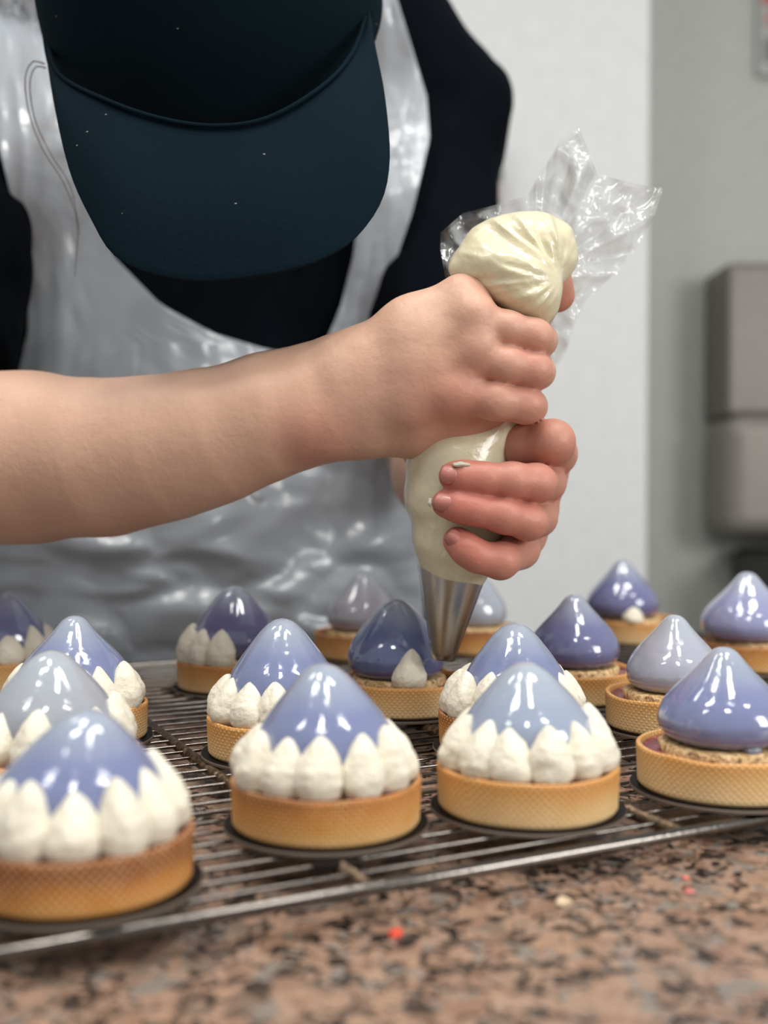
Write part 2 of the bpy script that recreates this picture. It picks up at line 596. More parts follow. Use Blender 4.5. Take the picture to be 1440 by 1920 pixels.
DOME_CONE = [(0.012, 0.0180), (0.0195, 0.0188), (0.0236, 0.0218), (0.0250, 0.0262), (0.0247, 0.0305), (0.0228, 0.0358),
             (0.0189, 0.0418), (0.0145, 0.0474), (0.0103, 0.0524), (0.0067, 0.0557), (0.0034, 0.0576), (0.0, 0.0583)]
DOME_KISS = [(0.012, 0.0185), (0.0195, 0.0190), (0.0242, 0.0222), (0.0258, 0.0268), (0.0253, 0.0312), (0.0228, 0.0366),
             (0.0184, 0.0422), (0.0136, 0.0474), (0.0094, 0.0522), (0.0068, 0.0556), (0.0046, 0.0580), (0.0022, 0.0593), (0.0, 0.0596)]


def dome_mesh(kind, seed, rs, lean):
    prof = [tuple(p) for p in catmull(DOME_KISS if kind == 'kiss' else DOME_CONE, 46)]

    def wob(th, r, z):
        t = (z - 0.018) / 0.036
        n = noise.noise(Vector((math.cos(th) * 1.1, math.sin(th) * 1.1, seed + z * 40)))
        rr = r * rs * (1 + 0.045 * n)
        return max(rr, 0), z
    V, Fc, _ = lathe(prof, 72, wob)
    out = []
    for (x, y, z) in V:
        t = max(0, (z - 0.02) / 0.036)
        out.append((x + lean[0] * t * t, y + lean[1] * t * t, z))
    return out, Fc


def dollop_mesh(seed, h=0.0222, r=0.0086):
    rnd = random.Random(seed)
    prof = [(0.0, 0.0), (0.55 * r, 0.0), (0.86 * r, 0.07 * h), (0.98 * r, 0.2 * h), (1.0 * r, 0.32 * h), (0.93 * r, 0.48 * h), (0.78 * r, 0.63 * h),
            (0.55 * r, 0.79 * h), (0.30 * r, 0.92 * h), (0.10 * r, 0.99 * h), (0.0, 1.0 * h)]
    prof = [tuple(p) for p in catmull(prof, 26)]
    a0 = rnd.uniform(0, 6.28)
    ln = rnd.uniform(0.0004, 0.0016)

    def wob(th, rr, z):
        s = z / h
        n = noise.noise(Vector((math.cos(th) * 1.3, math.sin(th) * 1.3, seed * 3.1 + s * 3)))
        n2 = noise.noise(Vector((math.cos(th) * 1.0, math.sin(th) * 1.0, seed * 7.7 + s * 10)))
        return rr * (1 + 0.11 * n + 0.06 * n2), z * (1 + 0.02 * n)
    V, Fc, _ = lathe(prof, 28, wob)
    V = [(x + ln * math.cos(a0) * (z / h) ** 2, y + ln * math.sin(a0) * (z / h) ** 2, z) for x, y, z in V]
    return V, Fc


DOLLOPS = []
for s in range(6):
    o = mesh_obj('cream_dollop', *dollop_mesh(s + 1), CREAM)
    DOLLOPS.append(o.data)
    bpy.data.objects.remove(o)

TZ = ZW + 0.0020              # underside of the boards
BT = 0.0014                   # board thickness
BLUE = (0.178, 0.21, 0.365)
VIOLET = (0.145, 0.148, 0.30)
DEEP = (0.10, 0.125, 0.27)
PALE = (0.30, 0.35, 0.45)
GREY = (0.36, 0.38, 0.41)
LAV = (0.39, 0.40, 0.47)
bs_me = None
rim_count = [0]


def tart(name_label, board_label, cx, w, bake, glaze, kind='cone', rs=1.0, off=(0, 0), lean=(0, 0), ring=(), tab=None, drip=None, seed=1, tall=1.0):
    z = F * 0.0703 / w
    x = (cx - 720) / F * z
    # cake board, its own thing
    n = 72
    Vb, Fb = [], []
    R0 = 0.0378
    bd = mesh_obj('cake_board', *lathe([(0.0, 0), (R0 - 0.0002, 0), (R0, 0.0002), (R0, BT - 0.0002), (R0 - 0.0002, BT), (0.0, BT)], n)[:2], BOARD, smooth=False)
    bd.location = (x + off[0] * 0.1, z, TZ)
    bd.data.materials.append(BOARD_EDGE)
    for pl in bd.data.polygons:
        c = pl.center
        if math.hypot(c.x, c.y) > R0 - 0.0005:
            pl.material_index = 1
    tag(bd, board_label, 'cake board', 'cake boards under the tartlets')
    if tab is not None:
        tt = math.radians(tab)
        V2, F2 = box(R0 - 0.004, R0 + 0.006, -0.008, 0.008, -0.0012, 0.0006)
        V2 = [(a, b_, c - (0.0012 if a > R0 else 0)) for a, b_, c in V2]
        tb = mesh_obj('pull_tab', V2, F2, BOARD, bd, smooth=False)
        tb.rotation_euler = (0, 0, tt)
        bevel(tb, 0.0004, 2)
    root = empty('tartlet', (x, z, TZ + BT))
    tag(root, name_label, 'tartlet', 'glazed tartlets on the cooling rack')
    V, Fc, UV = shell_mesh(seed * 1.7)
    sh = mesh_obj('pastry_shell', V, Fc, PASTRY, root, uv=UV)
    sh.color = (bake, bake, bake, 1)
    sh.rotation_euler = (0, 0, seed * 1.3)
    mesh_obj('jam_filling', *lathe([(0.0, 0.0142)] + [(r_, 0.0142) for r_ in (0.01, 0.02, 0.026, 0.0295)] + [(0.0324, 0.0147)], 48,
                                   lambda th, r_, z_: (r_, z_ + 0.0004 * noise.noise(Vector((r_ * 90 * math.cos(th), r_ * 90 * math.sin(th), seed)))))[:2], JAM, root)
    cr = mesh_obj('crumble_disc', *lathe(disc_prof(0.0258, 0.0139, 0.0182), 72,
                                         lambda th, r_, z_: (r_ * (1 + 0.05 * noise.noise(Vector((3 * math.cos(th), 3 * math.sin(th), seed + z_ * 200)))), z_ + 0.0006 * noise.noise(Vector((r_ * 300 * math.cos(th), r_ * 300 * math.sin(th), seed)))))[:2], CRUMBLE, root)
    cr.location = (off[0] * 0.6, off[1] * 0.6, 0)
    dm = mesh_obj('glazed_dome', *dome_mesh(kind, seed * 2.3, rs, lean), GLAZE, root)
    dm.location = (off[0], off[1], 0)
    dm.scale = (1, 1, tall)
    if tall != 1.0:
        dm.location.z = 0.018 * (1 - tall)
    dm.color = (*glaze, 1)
    if drip:
        for (ang, rr_, zz) in drip:
            a = math.radians(ang)
            bm = bmesh.new()
            bmesh.ops.create_uvsphere(bm, u_segments=20, v_segments=12, radius=1)
            me = bpy.data.meshes.new('glaze_drip'); bm.to_mesh(me); bm.free()
            me.polygons.foreach_set('use_smooth', [True] * len(me.polygons)); me.materials.append(GLAZE)
            d = bpy.data.objects.new('glaze_drip', me); COL.objects.link(d); d.parent = root
            d.location = (off[0] + rr_ * math.cos(a), off[1] + rr_ * math.sin(a), zz)
            d.scale = (0.0042, 0.0036, 0.0026); d.rotation_euler = (0, 0, a + 1.57)
            d.color = (*glaze, 1)
    rnd = random.Random(seed * 13 + 5)
    for ang in ring:
        a = math.radians(ang + rnd.uniform(-3, 3))
        d = bpy.data.objects.new('cream_dollop', DOLLOPS[rnd.randrange(6)])
        COL.objects.link(d)
        d.parent = root
        s = rnd.uniform(0.92, 1.08)
        rr = 0.0272 + rnd.uniform(-0.0006, 0.0006)
        d.location = (rr * math.cos(a), rr * math.sin(a), HS - 0.0022)
        tilt = math.radians(rnd.uniform(6, 13))
        M = Matrix.Rotation(a, 4, 'Z') @ Matrix.Rotation(-tilt, 4, 'Y') @ Matrix.Rotation(rnd.uniform(0, 6.28), 4, 'Z')
        d.rotation_euler = M.to_euler()
        d.scale = (s, s, rnd.uniform(0.94, 1.08))
    return root


R12 = [k * 30 - 90 for k in range(12)]
R12b = [k * 30 - 78 for k in range(12)]
tart('cream-ringed tartlet with blue dome on a dark brown crust, nearest in the left corner', 'black cake board under the dark brown tartlet nearest the left corner',
     147, 424, 0.97, (0.17, 0.20, 0.355), ring=R12b, seed=1, rs=1.05, lean=(0.002, 0), tall=0.90)
tart('cream-ringed tartlet with blue dome and orange-brown crust, front row beside the dark brown one', 'black cake board with a folded tab at its front edge',
     611, 360, 0.70, BLUE, ring=R12, seed=2, tab=-82, lean=(-0.001, 0), rs=1.04)
tart('cream-ringed tartlet with pale grey-blue dome and light crust, front row', 'black cake board showing its rim under the pale blue front tartlet',
     991, 343, 0.42, PALE, ring=R12b, seed=3, lean=(-0.001, 0), tall=0.93, rs=1.03)
tart('tartlet without cream showing red jam, blue peaked dome cut by the right edge', 'black cake board under the jam tartlet cut by the right edge',
     1360, 322, 0.30, (0.18, 0.205, 0.365), kind='kiss', rs=1.02, tall=0.94, seed=4, drip=[(-75, 0.0205, 0.0190)])
tart('cream-ringed tartlet with matt pale grey dome, behind the dark brown one', 'black cake board under the pale grey domed tartlet at left',
     93, 328, 0.45, GREY, ring=R12, seed=5, rs=1.05, tall=0.97)
tart('cream-ringed tartlet with blue dome behind the pale grey domed one at left', 'black cake board under the blue tartlet behind the grey domed one',
     137, 271, 0.38, BLUE, kind='kiss', ring=R12b, seed=6, rs=1.05)
tart('dark violet domed tartlet cut by the left edge of the photo', 'black cake board under the violet tartlet at the left edge',
     2, 215, 0.45, VIOLET, ring=R12, seed=7, rs=1.1)
tart('cream-ringed tartlet with shiny blue dome, middle row behind the orange-brown one', 'black cake board left of the middle row under a shiny blue tartlet',
     529, 285, 0.42, BLUE, ring=R12, seed=8, rs=1.02, tall=1.08)
tart('blurred violet domed tartlet with cream on its left side, in the back row', 'black cake board under the blurred violet back tartlet',
     439, 216, 0.55, VIOLET, ring=(-150, -178, -100, -125, 150), seed=9, rs=1.05, tall=1.06)
tart('blurred grey domed tartlet with yellowish tip, behind the one being piped', 'black cake board under the grey tartlet with yellowish tip',
     680, 184, 0.72, (0.36, 0.34, 0.38), kind='kiss', seed=10, rs=1.0)
tart('deep blue domed tartlet being piped, with one single cream dollop', 'black cake board under the tartlet being piped',
     757, 240, 0.38, DEEP, ring=(-84,), seed=11, rs=1.08, off=(-0.004, 0), tall=1.04)
tart('blurred pale grey domed tartlet right behind the piping nozzle', 'black cake board under the pale tartlet behind the nozzle',
     890, 178, 0.72, (0.40, 0.43, 0.48), seed=12, rs=0.95)
tart('cream-ringed tartlet with blue dome directly behind the pale grey-blue front one', 'black cake board under the blue tartlet behind the pale front one',
     962, 280, 0.70, BLUE, ring=R12, seed=13, rs=1.0, off=(0.001, 0), drip=[(-140, 0.026, 0.0205)])
tart('violet domed tartlet without cream, between the front pale one and the back row', 'black cake board under the violet tartlet without cream in the middle',
     1078, 228, 0.40, VIOLET, kind='kiss', seed=14, rs=1.02)
tart('blurred small violet domed tartlet with a pale cream blob, farthest at right', 'black cake board under the farthest violet tartlet',
     1198, 168, 0.42, VIOLET, kind='kiss', seed=15, rs=1.08, off=(-0.0125, 0), tall=1.09, ring=())
tart('blurred pale violet domed tartlet on orange crust, back row at the right edge', 'black cake board under the back tartlet at the right edge',
     1419, 196, 0.70, (0.28, 0.29, 0.47), kind='kiss', seed=16, rs=1.15, tall=1.10, off=(-0.006, 0))
tart('pale lavender-grey peaked dome tartlet without cream, behind the jam one', 'black cake board under the pale lavender tartlet',
     1267, 258, 0.30, LAV, kind='kiss', seed=17, rs=0.95, tall=0.93)
# the odd blob of cream against the farthest dome
far = [o for o in COL.objects if o.name.startswith('tartlet') and 'farthest at right' in o['label']][0]
d = bpy.data.objects.new('cream_dollop', DOLLOPS[2]); COL.objects.link(d); d.parent = far
d.location = (-0.010, -0.0265, HS - 0.001); d.scale = (0.95, 0.9, 0.62)

# ------------------------------------------------------------------ crumbs on the granite
def crumb(px, py, r, col, label, seed):
    q = P(px, py, 1)
    dirv = q - Vector((0, 0, CAMZ))
    t = -(CAMZ - GZ - r * 0.35) / dirv.z
    loc = Vector((0, 0, CAMZ)) + dirv * t
    bm = bmesh.new()
    bmesh.ops.create_icosphere(bm, subdivisions=3, radius=r)
    for v in bm.verts:
        v.co *= 1 + 0.5 * noise.noise(v.co / r * 1.2 + Vector((seed, 0, 0)))
        v.co.z *= 0.6
    me = bpy.data.meshes.new('crumb'); bm.to_mesh(me); bm.free()
    me.polygons.foreach_set('use_smooth', [True] * len(me.polygons))
    me.materials.append(simple('crumb_colour', col, 0.5, bscale=600, bstr=0.4))
    o = bpy.data.objects.new('crumb', me); COL.objects.link(o); o.location = loc
    tag(o, label, 'crumb', 'crumbs on the granite')


crumb(741, 1750, 0.0021, (0.75, 0.06, 0.02), 'bright red berry crumb lying on the granite in front', 1)
crumb(1292, 1671, 0.0016, (0.72, 0.20, 0.17), 'pink crumb on the granite at right, the nearer of two', 2)
crumb(1286, 1646, 0.0014, (0.68, 0.20, 0.14), 'pink crumb on the granite at right, closer to the rack', 3)
crumb(1056, 1692, 0.0026, (0.70, 0.52, 0.34), 'pale beige crumb on the granite below the rack rail', 4)
crumb(179, 1768, 0.0014, (0.62, 0.16, 0.10), 'reddish crumb beside the front rail at left', 5)

# ------------------------------------------------------------------ implicit surfaces
class Field:
    def __init__(s, lo, hi, h):
        s.lo = np.array(lo, float); s.h = h
        s.n = np.ceil((np.array(hi) - s.lo) / h).astype(int) + 1
        s.F = np.full(s.n, 1.0, np.float32)

    def blank(s):
        f = Field.__new__(Field); f.lo, f.h, f.n = s.lo, s.h, s.n
        f.F = np.full(s.n, 1.0, np.float32)
        return f

    def cone(s, a, b, ra, rb, k=0.004, pad=0.012):
        a = np.array(a, float); b = np.array(b, float)
        R = max(ra, rb) + pad
        i0 = np.maximum(((np.minimum(a, b) - R - s.lo) / s.h).astype(int), 0)
        i1 = np.minimum(((np.maximum(a, b) + R - s.lo) / s.h).astype(int) + 2, s.n)
        if np.any(i1 <= i0):
            return
        ax = [s.lo[k_] + np.arange(i0[k_], i1[k_]) * s.h for k_ in range(3)]
        X, Y, Z = np.meshgrid(*ax, indexing='ij', sparse=True)
        d = b - a
        L = max(d @ d, 1e-12)
        t = np.clip(((X - a[0]) * d[0] + (Y - a[1]) * d[1] + (Z - a[2]) * d[2]) / L, 0, 1)
        q = np.sqrt((X - a[0] - t * d[0]) ** 2 + (Y - a[1] - t * d[1]) ** 2 + (Z - a[2] - t * d[2]) ** 2) - (ra + (rb - ra) * t)
        sl = tuple(slice(i0[k_], i1[k_]) for k_ in range(3))
        s.F[sl] = smin(s.F[sl], q.astype(np.float32), k)

    def chain(s, pts, k=0.004, pad=0.012):
        for (a, ra), (b, rb) in zip(pts[:-1], pts[1:]):
            s.cone(a, b, ra, rb, k, pad)

    def join(s, o, k):
        s.F = smin(s.F, o.F, k)

    def mesh(s):
        return surface_nets(s.F, s.lo, s.h)


def smin(a, b, k):
    h = np.maximum(k - np.abs(a - b), 0) / k
    return np.minimum(a, b) - h * h * (k * 0.25)


def surface_nets(Fg, lo, h):
    ins = Fg < 0
    c = ins[:-1, :-1, :-1].astype(np.uint8)
    nx, ny, nz = [n - 1 for n in Fg.shape]
    cnt = np.zeros((nx, ny, nz), np.uint8)
    for i in (0, 1):
        for j in (0, 1):
            for k in (0, 1):
                cnt += ins[i:nx + i, j:ny + j, k:nz + k]
    cells = np.argwhere((cnt > 0) & (cnt < 8))
    idx = -np.ones((nx, ny, nz), np.int32)
    idx[tuple(cells.T)] = np.arange(len(cells))
    acc = np.zeros((len(cells), 3)); num = np.zeros(len(cells))
    C8 = [(i, j, k) for i in (0, 1) for j in (0, 1) for k in (0, 1)]
    vals = {c_: Fg[cells[:, 0] + c_[0], cells[:, 1] + c_[1], cells[:, 2] + c_[2]] for c_ in C8}
    for c0 in C8:
        for ax in range(3):
            if c0[ax] == 0:
                c1 = list(c0); c1[ax] = 1; c1 = tuple(c1)
                a, b_ = vals[c0], vals[c1]
                mk = (a < 0) != (b_ < 0)
                t = np.where(mk, a / np.where(mk, a - b_, 1), 0)
                p = np.array(c0, float)[None, :].repeat(len(cells), 0)
                p[:, ax] += t
                acc[mk] += p[mk]; num[mk] += 1
    V = lo + (cells + acc / num[:, None]) * h
    Q = []
    for ax in range(3):
        a = [slice(None)] * 3; b_ = [slice(None)] * 3
        a[ax] = slice(0, -1); b_[ax] = slice(1, None)
        s0, s1 = ins[tuple(a)], ins[tuple(b_)]
        e = np.argwhere(s0 != s1)
        o1, o2 = [(1, 2), (2, 0), (0, 1)][ax]
        ok = (e[:, o1] > 0) & (e[:, o2] > 0) & (e[:, o1] < Fg.shape[o1] - 1) & (e[:, o2] < Fg.shape[o2] - 1)
        e = e[ok]
        def cell(d1, d2):
            q = e.copy(); q[:, o1] -= d1; q[:, o2] -= d2
            return idx[tuple(q.T)]
        quad = np.stack([cell(1, 1), cell(0, 1), cell(0, 0), cell(1, 0)], 1)
        flip = ~s0[tuple(e.T)]
        quad[flip] = quad[flip][:, ::-1]
        Q.append(quad)
    Q = np.concatenate(Q)
    return V, Q


def relax(V, Q, it, lam=0.5):
    """Laplacian smoothing"""
    n = len(V)
    E = np.concatenate([Q[:, [0, 1]], Q[:, [1, 2]], Q[:, [2, 3]], Q[:, [3, 0]]])
    E = np.concatenate([E, E[:, ::-1]])
    deg = np.bincount(E[:, 0], minlength=n).astype(float)
    for _ in range(it):
        acc = np.stack([np.bincount(E[:, 0], weights=V[E[:, 1], k], minlength=n) for k in range(3)], 1)
        V = V + lam * (acc / np.maximum(deg, 1)[:, None] - V)
    return V


def vnormals(V, Q):
    fn = np.cross(V[Q[:, 2]] - V[Q[:, 0]], V[Q[:, 3]] - V[Q[:, 1]])
    N = np.zeros_like(V)
    for k in range(4):
        for a in range(3):
            N[:, a] += np.bincount(Q[:, k], weights=fn[:, a], minlength=len(V))
    return N / np.maximum(np.linalg.norm(N, axis=1), 1e-12)[:, None]


def fast_mesh(name, V, Q):
    me = bpy.data.meshes.new(name)
    me.vertices.add(len(V)); me.vertices.foreach_set('co', V.astype(np.float32).ravel())
    me.loops.add(len(Q) * 4); me.loops.foreach_set('vertex_index', Q.astype(np.int32).ravel())
    me.polygons.add(len(Q)); me.polygons.foreach_set('loop_start', np.arange(0, len(Q) * 4, 4, dtype=np.int32))
    me.polygons.foreach_set('loop_total', np.full(len(Q), 4, np.int32))
    me.polygons.foreach_set('use_smooth', np.ones(len(Q), bool))
    me.update(calc_edges=True); me.validate()
    return me


def r_(px, d):
    return px * d / F


# ---------------- arms and hands (fine)
def pt(px, py, d, rp):
    return (P(px, py, d), r_(rp, d))


fld = Field((-0.30, 0.50, 0.04), (0.125, 0.86, 0.335), 0.00115)
# right arm: elbow at the left edge, wrist, back of the hand
arm = fld
arm.chain([pt(-190, 868, .690, 140), pt(-60, 860, .655, 149), pt(60, 858, .636, 146), pt(200, 858, .615, 132), pt(320, 838, .600, 119),
           pt(420, 812, .590, 106), pt(520, 774, .583, 93)], 0.02, 0.03)
arm.chain([pt(520, 760, .583, 84), pt(620, 715, .577, 62), pt(680, 690, .572, 62)], 0.02, 0.03)
arm.chain([pt(520, 785, .583, 84), pt(610, 773, .580, 68), pt(690, 785, .575, 64)], 0.02, 0.03)
K = 0.011
arm.chain([pt(660, 690, .570, 60), pt(770, 615, .561, 52), pt(866, 566, .557, 50)], K)
arm.chain([pt(660, 715, .566, 52), pt(780, 655, .556, 46), pt(888, 606, .5515, 38)], K)
arm.chain([pt(660, 745, .566, 52), pt(780, 705, .556, 46), pt(890, 672, .5515, 37)], K)
arm.chain([pt(660, 775, .570, 52), pt(770, 755, .560, 46), pt(862, 738, .5545, 38)], K)
arm.chain([pt(680, 795, .578, 52), pt(780, 795, .577, 56), pt(870, 780, .572, 44), pt(925, 765, .568, 34)], K)
arm.chain([pt(700, 740, .585, 70), pt(830, 660, .585, 70), pt(880, 620, .585, 55)], K)
arm.chain([pt(700, 690, .592, 45), pt(820, 610, .603, 44), pt(900, 590, .612, 40), pt(960, 600, .615, 36)], 0.008)   # thumb behind
# knuckle heads
for (x, y, d, r) in ((889, 590, .5440, 24), (892, 652, .5445, 23), (846, 738, .5495, 25)):
    arm.cone(P(x, y, d), P(x + 8, y + 2, d + .001), r_(r, d), r_(r, d), 0.012)
# tendons and a vein
for pts, r in (([(700, 690, .5545), (800, 650, .5475), (880, 600, .5435)], 7), ([(700, 735, .5540), (800, 700, .5475), (880, 665, .5435)], 7),
               ([(640, 770, .5570), (720, 745, .5525), (800, 690, .5485), (850, 625, .5455)], 6)):
    arm.chain([pt(x, y, d, r) for x, y, d in pts], 0.006)
# ulna bump at the wrist
arm.cone(P(590, 800, .5665), P(600, 802, .5665), r_(42, .56), r_(40, .56), 0.014)
fing = fld.blank()
fingers_r = [
    [pt(866, 560, .557, 44), pt(965, 520, .571, 38), pt(1034, 528, .584, 35), pt(1045, 553, .588, 33)],
    [pt(890, 606, .551, 36), pt(950, 616, .549, 32), pt(1002, 632, .552, 32.5), pt(1012, 638, .572, 31), pt(990, 650, .598, 31), pt(940, 655, .605, 30)],
    [pt(890, 672, .551, 35), pt(950, 684, .548, 33), pt(1000, 694.5, .552, 33.5), pt(1008, 697, .572, 31), pt(985, 702, .598, 31), pt(940, 705, .605, 30)],
    [pt(866, 742, .554, 37), pt(930, 752, .550, 34.5), pt(986, 760, .554, 33), pt(994, 762, .572, 30), pt(975, 768, .594, 29), pt(935, 768, .600, 27)]]
for f in fingers_r:
    g = fld.blank()
    g.chain(f, 0.004)
    fing.join(g, 0.0006)
arm.join(fing, 0.003)
# left arm and hand
lh = fld.blank()
lh.chain([pt(815, 850, .850, 88), pt(826, 885, .745, 80), pt(868, 925, .680, 74)], 0.02, 0.03)
for f in ([(1030, 862, .608, 36), (930, 880, .650, 40), (850, 905, .675, 50)], [(1022, 902, .606, 38), (930, 915, .650, 42), (850, 925, .675, 50)],
          [(1008, 960, .606, 38), (930, 950, .650, 42), (850, 940, .675, 50)], [(985, 1008, .602, 36), (920, 980, .645, 40), (850, 950, .675, 50)]):
    lh.chain([pt(*q) for q in f], 0.010)
lh.chain([pt(850, 905, .665, 45), pt(800, 840, .640, 42), pt(850, 800, .622, 36)], 0.008)
lf = fld.blank()
fingers_l = [
    [pt(935, 848, .590, 32), pt(975, 836, .577, 38), pt(1036, 828, .568, 40), pt(1040, 850, .590, 40), pt(1030, 862, .608, 38)],
    [pt(850, 893, .5525, 28), pt(872, 895, .5505, 30), pt(905, 897, .5500, 29), pt(960, 901, .5525, 33), pt(1006, 906, .5590, 35), pt(1024, 905, .582, 35), pt(1022, 902, .606, 36)],
    [pt(836, 944, .5525, 27), pt(860, 949, .5505, 29), pt(892, 956, .5500, 28.5), pt(945, 967, .5520, 32), pt(990, 978, .5590, 34), pt(1008, 970, .582, 35), pt(1008, 960, .606, 36)],
    [pt(857, 1014, .5560, 27), pt(875, 1030, .5535, 29), pt(896, 1044, .5535, 28.5), pt(938, 1052, .5575, 33), pt(975, 1030, .578, 35), pt(985, 1008, .602, 36)]]
for f in fingers_l:
    g = fld.blank()
    g.chain(f, 0.004)
    lf.join(g, 0.0006)
lh.join(lf, 0.003)
arm.F = np.minimum(arm.F, lh.F)
V1_, Q1_ = arm.mesh()
V1_ = relax(V1_, Q1_, 2, 0.5)
# keep to the elbow side open inside the sleeves
# ---------------- torso, head, upper arms (coarse)
SC = Vector((-0.11, 0.99, 0))
UY = Vector((0.966, 0.26, 0))
shR = Vector((-0.325, 0.90, 0.445)); elR = P(-190, 868, .690)
shL = Vector((0.042, 1.0, 0.425)); elL = P(815, 850, .850)
HEAD = P(391, -40, 0.655)


def body_prims(g):
    """torso prims: list of (a, b, ra, rb)"""
    L = []
    for s in (-1, 1):
        L.append((SC + U * 0.065 * s + Vector((0, 0, -0.30)), SC + U * 0.060 * s + Vector((0, 0, 0.08)), 0.112 + g, 0.103 + g))
        L.append((SC + U * 0.060 * s + Vector((0, 0, 0.08)), SC + UY * 0.085 * s + Vector((0, 0.0, 0.36)), 0.103 + g, 0.098 + g))
    L.append((SC + U * -0.17 + Vector((0, 0, -0.30)), SC + UY * -0.14 + Vector((0, 0, 0.36)), 0.105 + g, 0.09 + g))
    L.append((P(842, 205, .985), P(700, 60, .965), 0.052 + g, 0.062 + g))
    L.append((SC + UY * -0.13 + Vector((0, 0, 0.435)), SC + UY * 0.11 + Vector((0, 0, 0.42)), 0.068 + g, 0.066 + g))
    return L


bf = Field((-0.45, 0.50, -0.35), (0.22, 1.15, 0.70), 0.004)
for a, b_, ra, rb in body_prims(-0.004):
    bf.cone(a, b_, ra, rb, 0.05, 0.06)
bf.cone(shR, elR, 0.050, 0.041, 0.03, 0.05)
bf.cone(shL, elL, 0.044, 0.036, 0.03, 0.05)
bf.cone((-0.105, 0.93, 0.47), (-0.10, 0.76, 0.47), 0.058, 0.052, 0.03, 0.05)
AX = Vector((0.0, -0.90, 0.435)).normalized()       # from the neck to the crown of the head
FACE = Vector((0.0, -0.435, -0.90)).normalized()    # where the face looks
bf.cone(HEAD - AX * 0.02, HEAD + AX * 0.03, 0.072, 0.074, 0.03, 0.05)
bf.cone(HEAD - AX * 0.08 + FACE * 0.030, HEAD - AX * 0.03 + FACE * 0.025, 0.045, 0.06, 0.02, 0.04)   # jaw
bf.cone(HEAD - AX * 0.045 + FACE * 0.088, HEAD - AX * 0.015 + FACE * 0.082, 0.010, 0.007, 0.012, 0.02)   # nose
bf.cone(HEAD - AX * 0.07 + FACE * 0.07 - Vector((.015, 0, 0)), HEAD - AX * 0.07 + FACE * 0.07 + Vector((.015, 0, 0)), 0.009, 0.009, 0.01, 0.02)  # mouth
for s in (-1, 1):
    bf.cone(HEAD + Vector((0.076 * s, 0, 0)) - AX * 0.045, HEAD + Vector((0.079 * s, 0, 0)) - AX * 0.02, 0.010, 0.013, 0.006, 0.02)  # ears
V2_, Q2_ = bf.mesh()
V2_ = relax(V2_, Q2_, 3, 0.5)
Vb = np.concatenate([V1_, V2_]); Qb = np.concatenate([Q1_, Q2_ + len(V1_)])
me = fast_mesh('person', Vb, Qb)
me.materials.append(SKIN)
person = bpy.data.objects.new('person', me)
COL.objects.link(person)
tag(person, 'person in dark cap, black shirt and clear plastic apron bending over, squeezing a piping bag', 'person')
# blush: redder fingers and knuckles
bl = np.zeros(len(Vb))
spots = []
for f in fingers_l:
    for (q, rr) in f:
        spots.append((q, 0.013, 0.36))
for f in fingers_r:
    for (q, rr) in f[1:]:
        spots.append((q, 0.010, 0.16))
for (x, y, d, s, a) in ((1003, 635, .545, .010, .25), (1005, 692, .545, .010, .3), (1005, 757, .547, .010, .35), (892, 605, .545, .006, .4), (892, 668, .545, .007, .45), (842, 745, .55, .012, .55),
                        (900, 775, .552, .012, .3), (600, 805, .562, .012, .55), (560, 815, .565, .010, .3), (900, 540, .552, .012, .25), (1015, 905, .553, .009, .35), (1000, 978, .553, .009, .3), (1065, 828, .565, .008, .5),
                        (850, 893, .548, .009, .4), (836, 944, .548, .009, .5), (857, 1014, .55, .01, .45), (940, 1060, .553, .012, .3), (800, 740, .555, .02, .2),
                        (1043, 555, .59, .012, .8)):
    spots.append((P(x, y, d), s, a))
for q, s, a in spots:
    d2 = ((Vb - np.array(q)) ** 2).sum(1)
    bl = np.maximum(bl, 0) + a * np.exp(-d2 / (2 * s * s)) * (1 - np.minimum(bl, 1))
bl = np.clip(bl, 0, 0.95)
att = me.attributes.new('blush', 'FLOAT', 'POINT')
att.data.foreach_set('value', bl.astype(np.float32))

# fingernails of the left hand
def nail(cx, cy, d, ang, w, h):
    V, Fc = [], []
    n = 11
    for i in range(n):
        for j in range(n):
            a = (i / (n - 1) * 2 - 1); b_ = (j / (n - 1) * 2 - 1)
            m_ = max(abs(a), abs(b_)); L = math.hypot(a, b_) or 1
            kk = (m_ / L) ** 0.65
            x, y = a * kk * w, b_ * kk * h
            ca, sa = math.cos(math.radians(ang)), math.sin(math.radians(ang))
            dd = d + 0.0032 * (b_ * kk) ** 2 + (0.0016 * (a * kk) ** 2 if a < 0 else 0)
            V.append(P(cx + x * ca - y * sa, cy + x * sa + y * ca, dd))
    for i in range(n - 1):
        for j in range(n - 1):
            Fc.append((i * n + j, i * n + j + 1, (i + 1) * n + j + 1, (i + 1) * n + j))
    o = mesh_obj('fingernail', V, Fc, NAIL, person)
    so = o.modifiers.new('s', 'SOLIDIFY'); so.thickness = 0.0007; so.offset = 0
    return o


nail(841, 890, 0.5434, 5, 16, 19)
nail(831, 942, 0.5436, 8, 18, 18)
nail(851, 1009, 0.5476, 40, 15, 16)

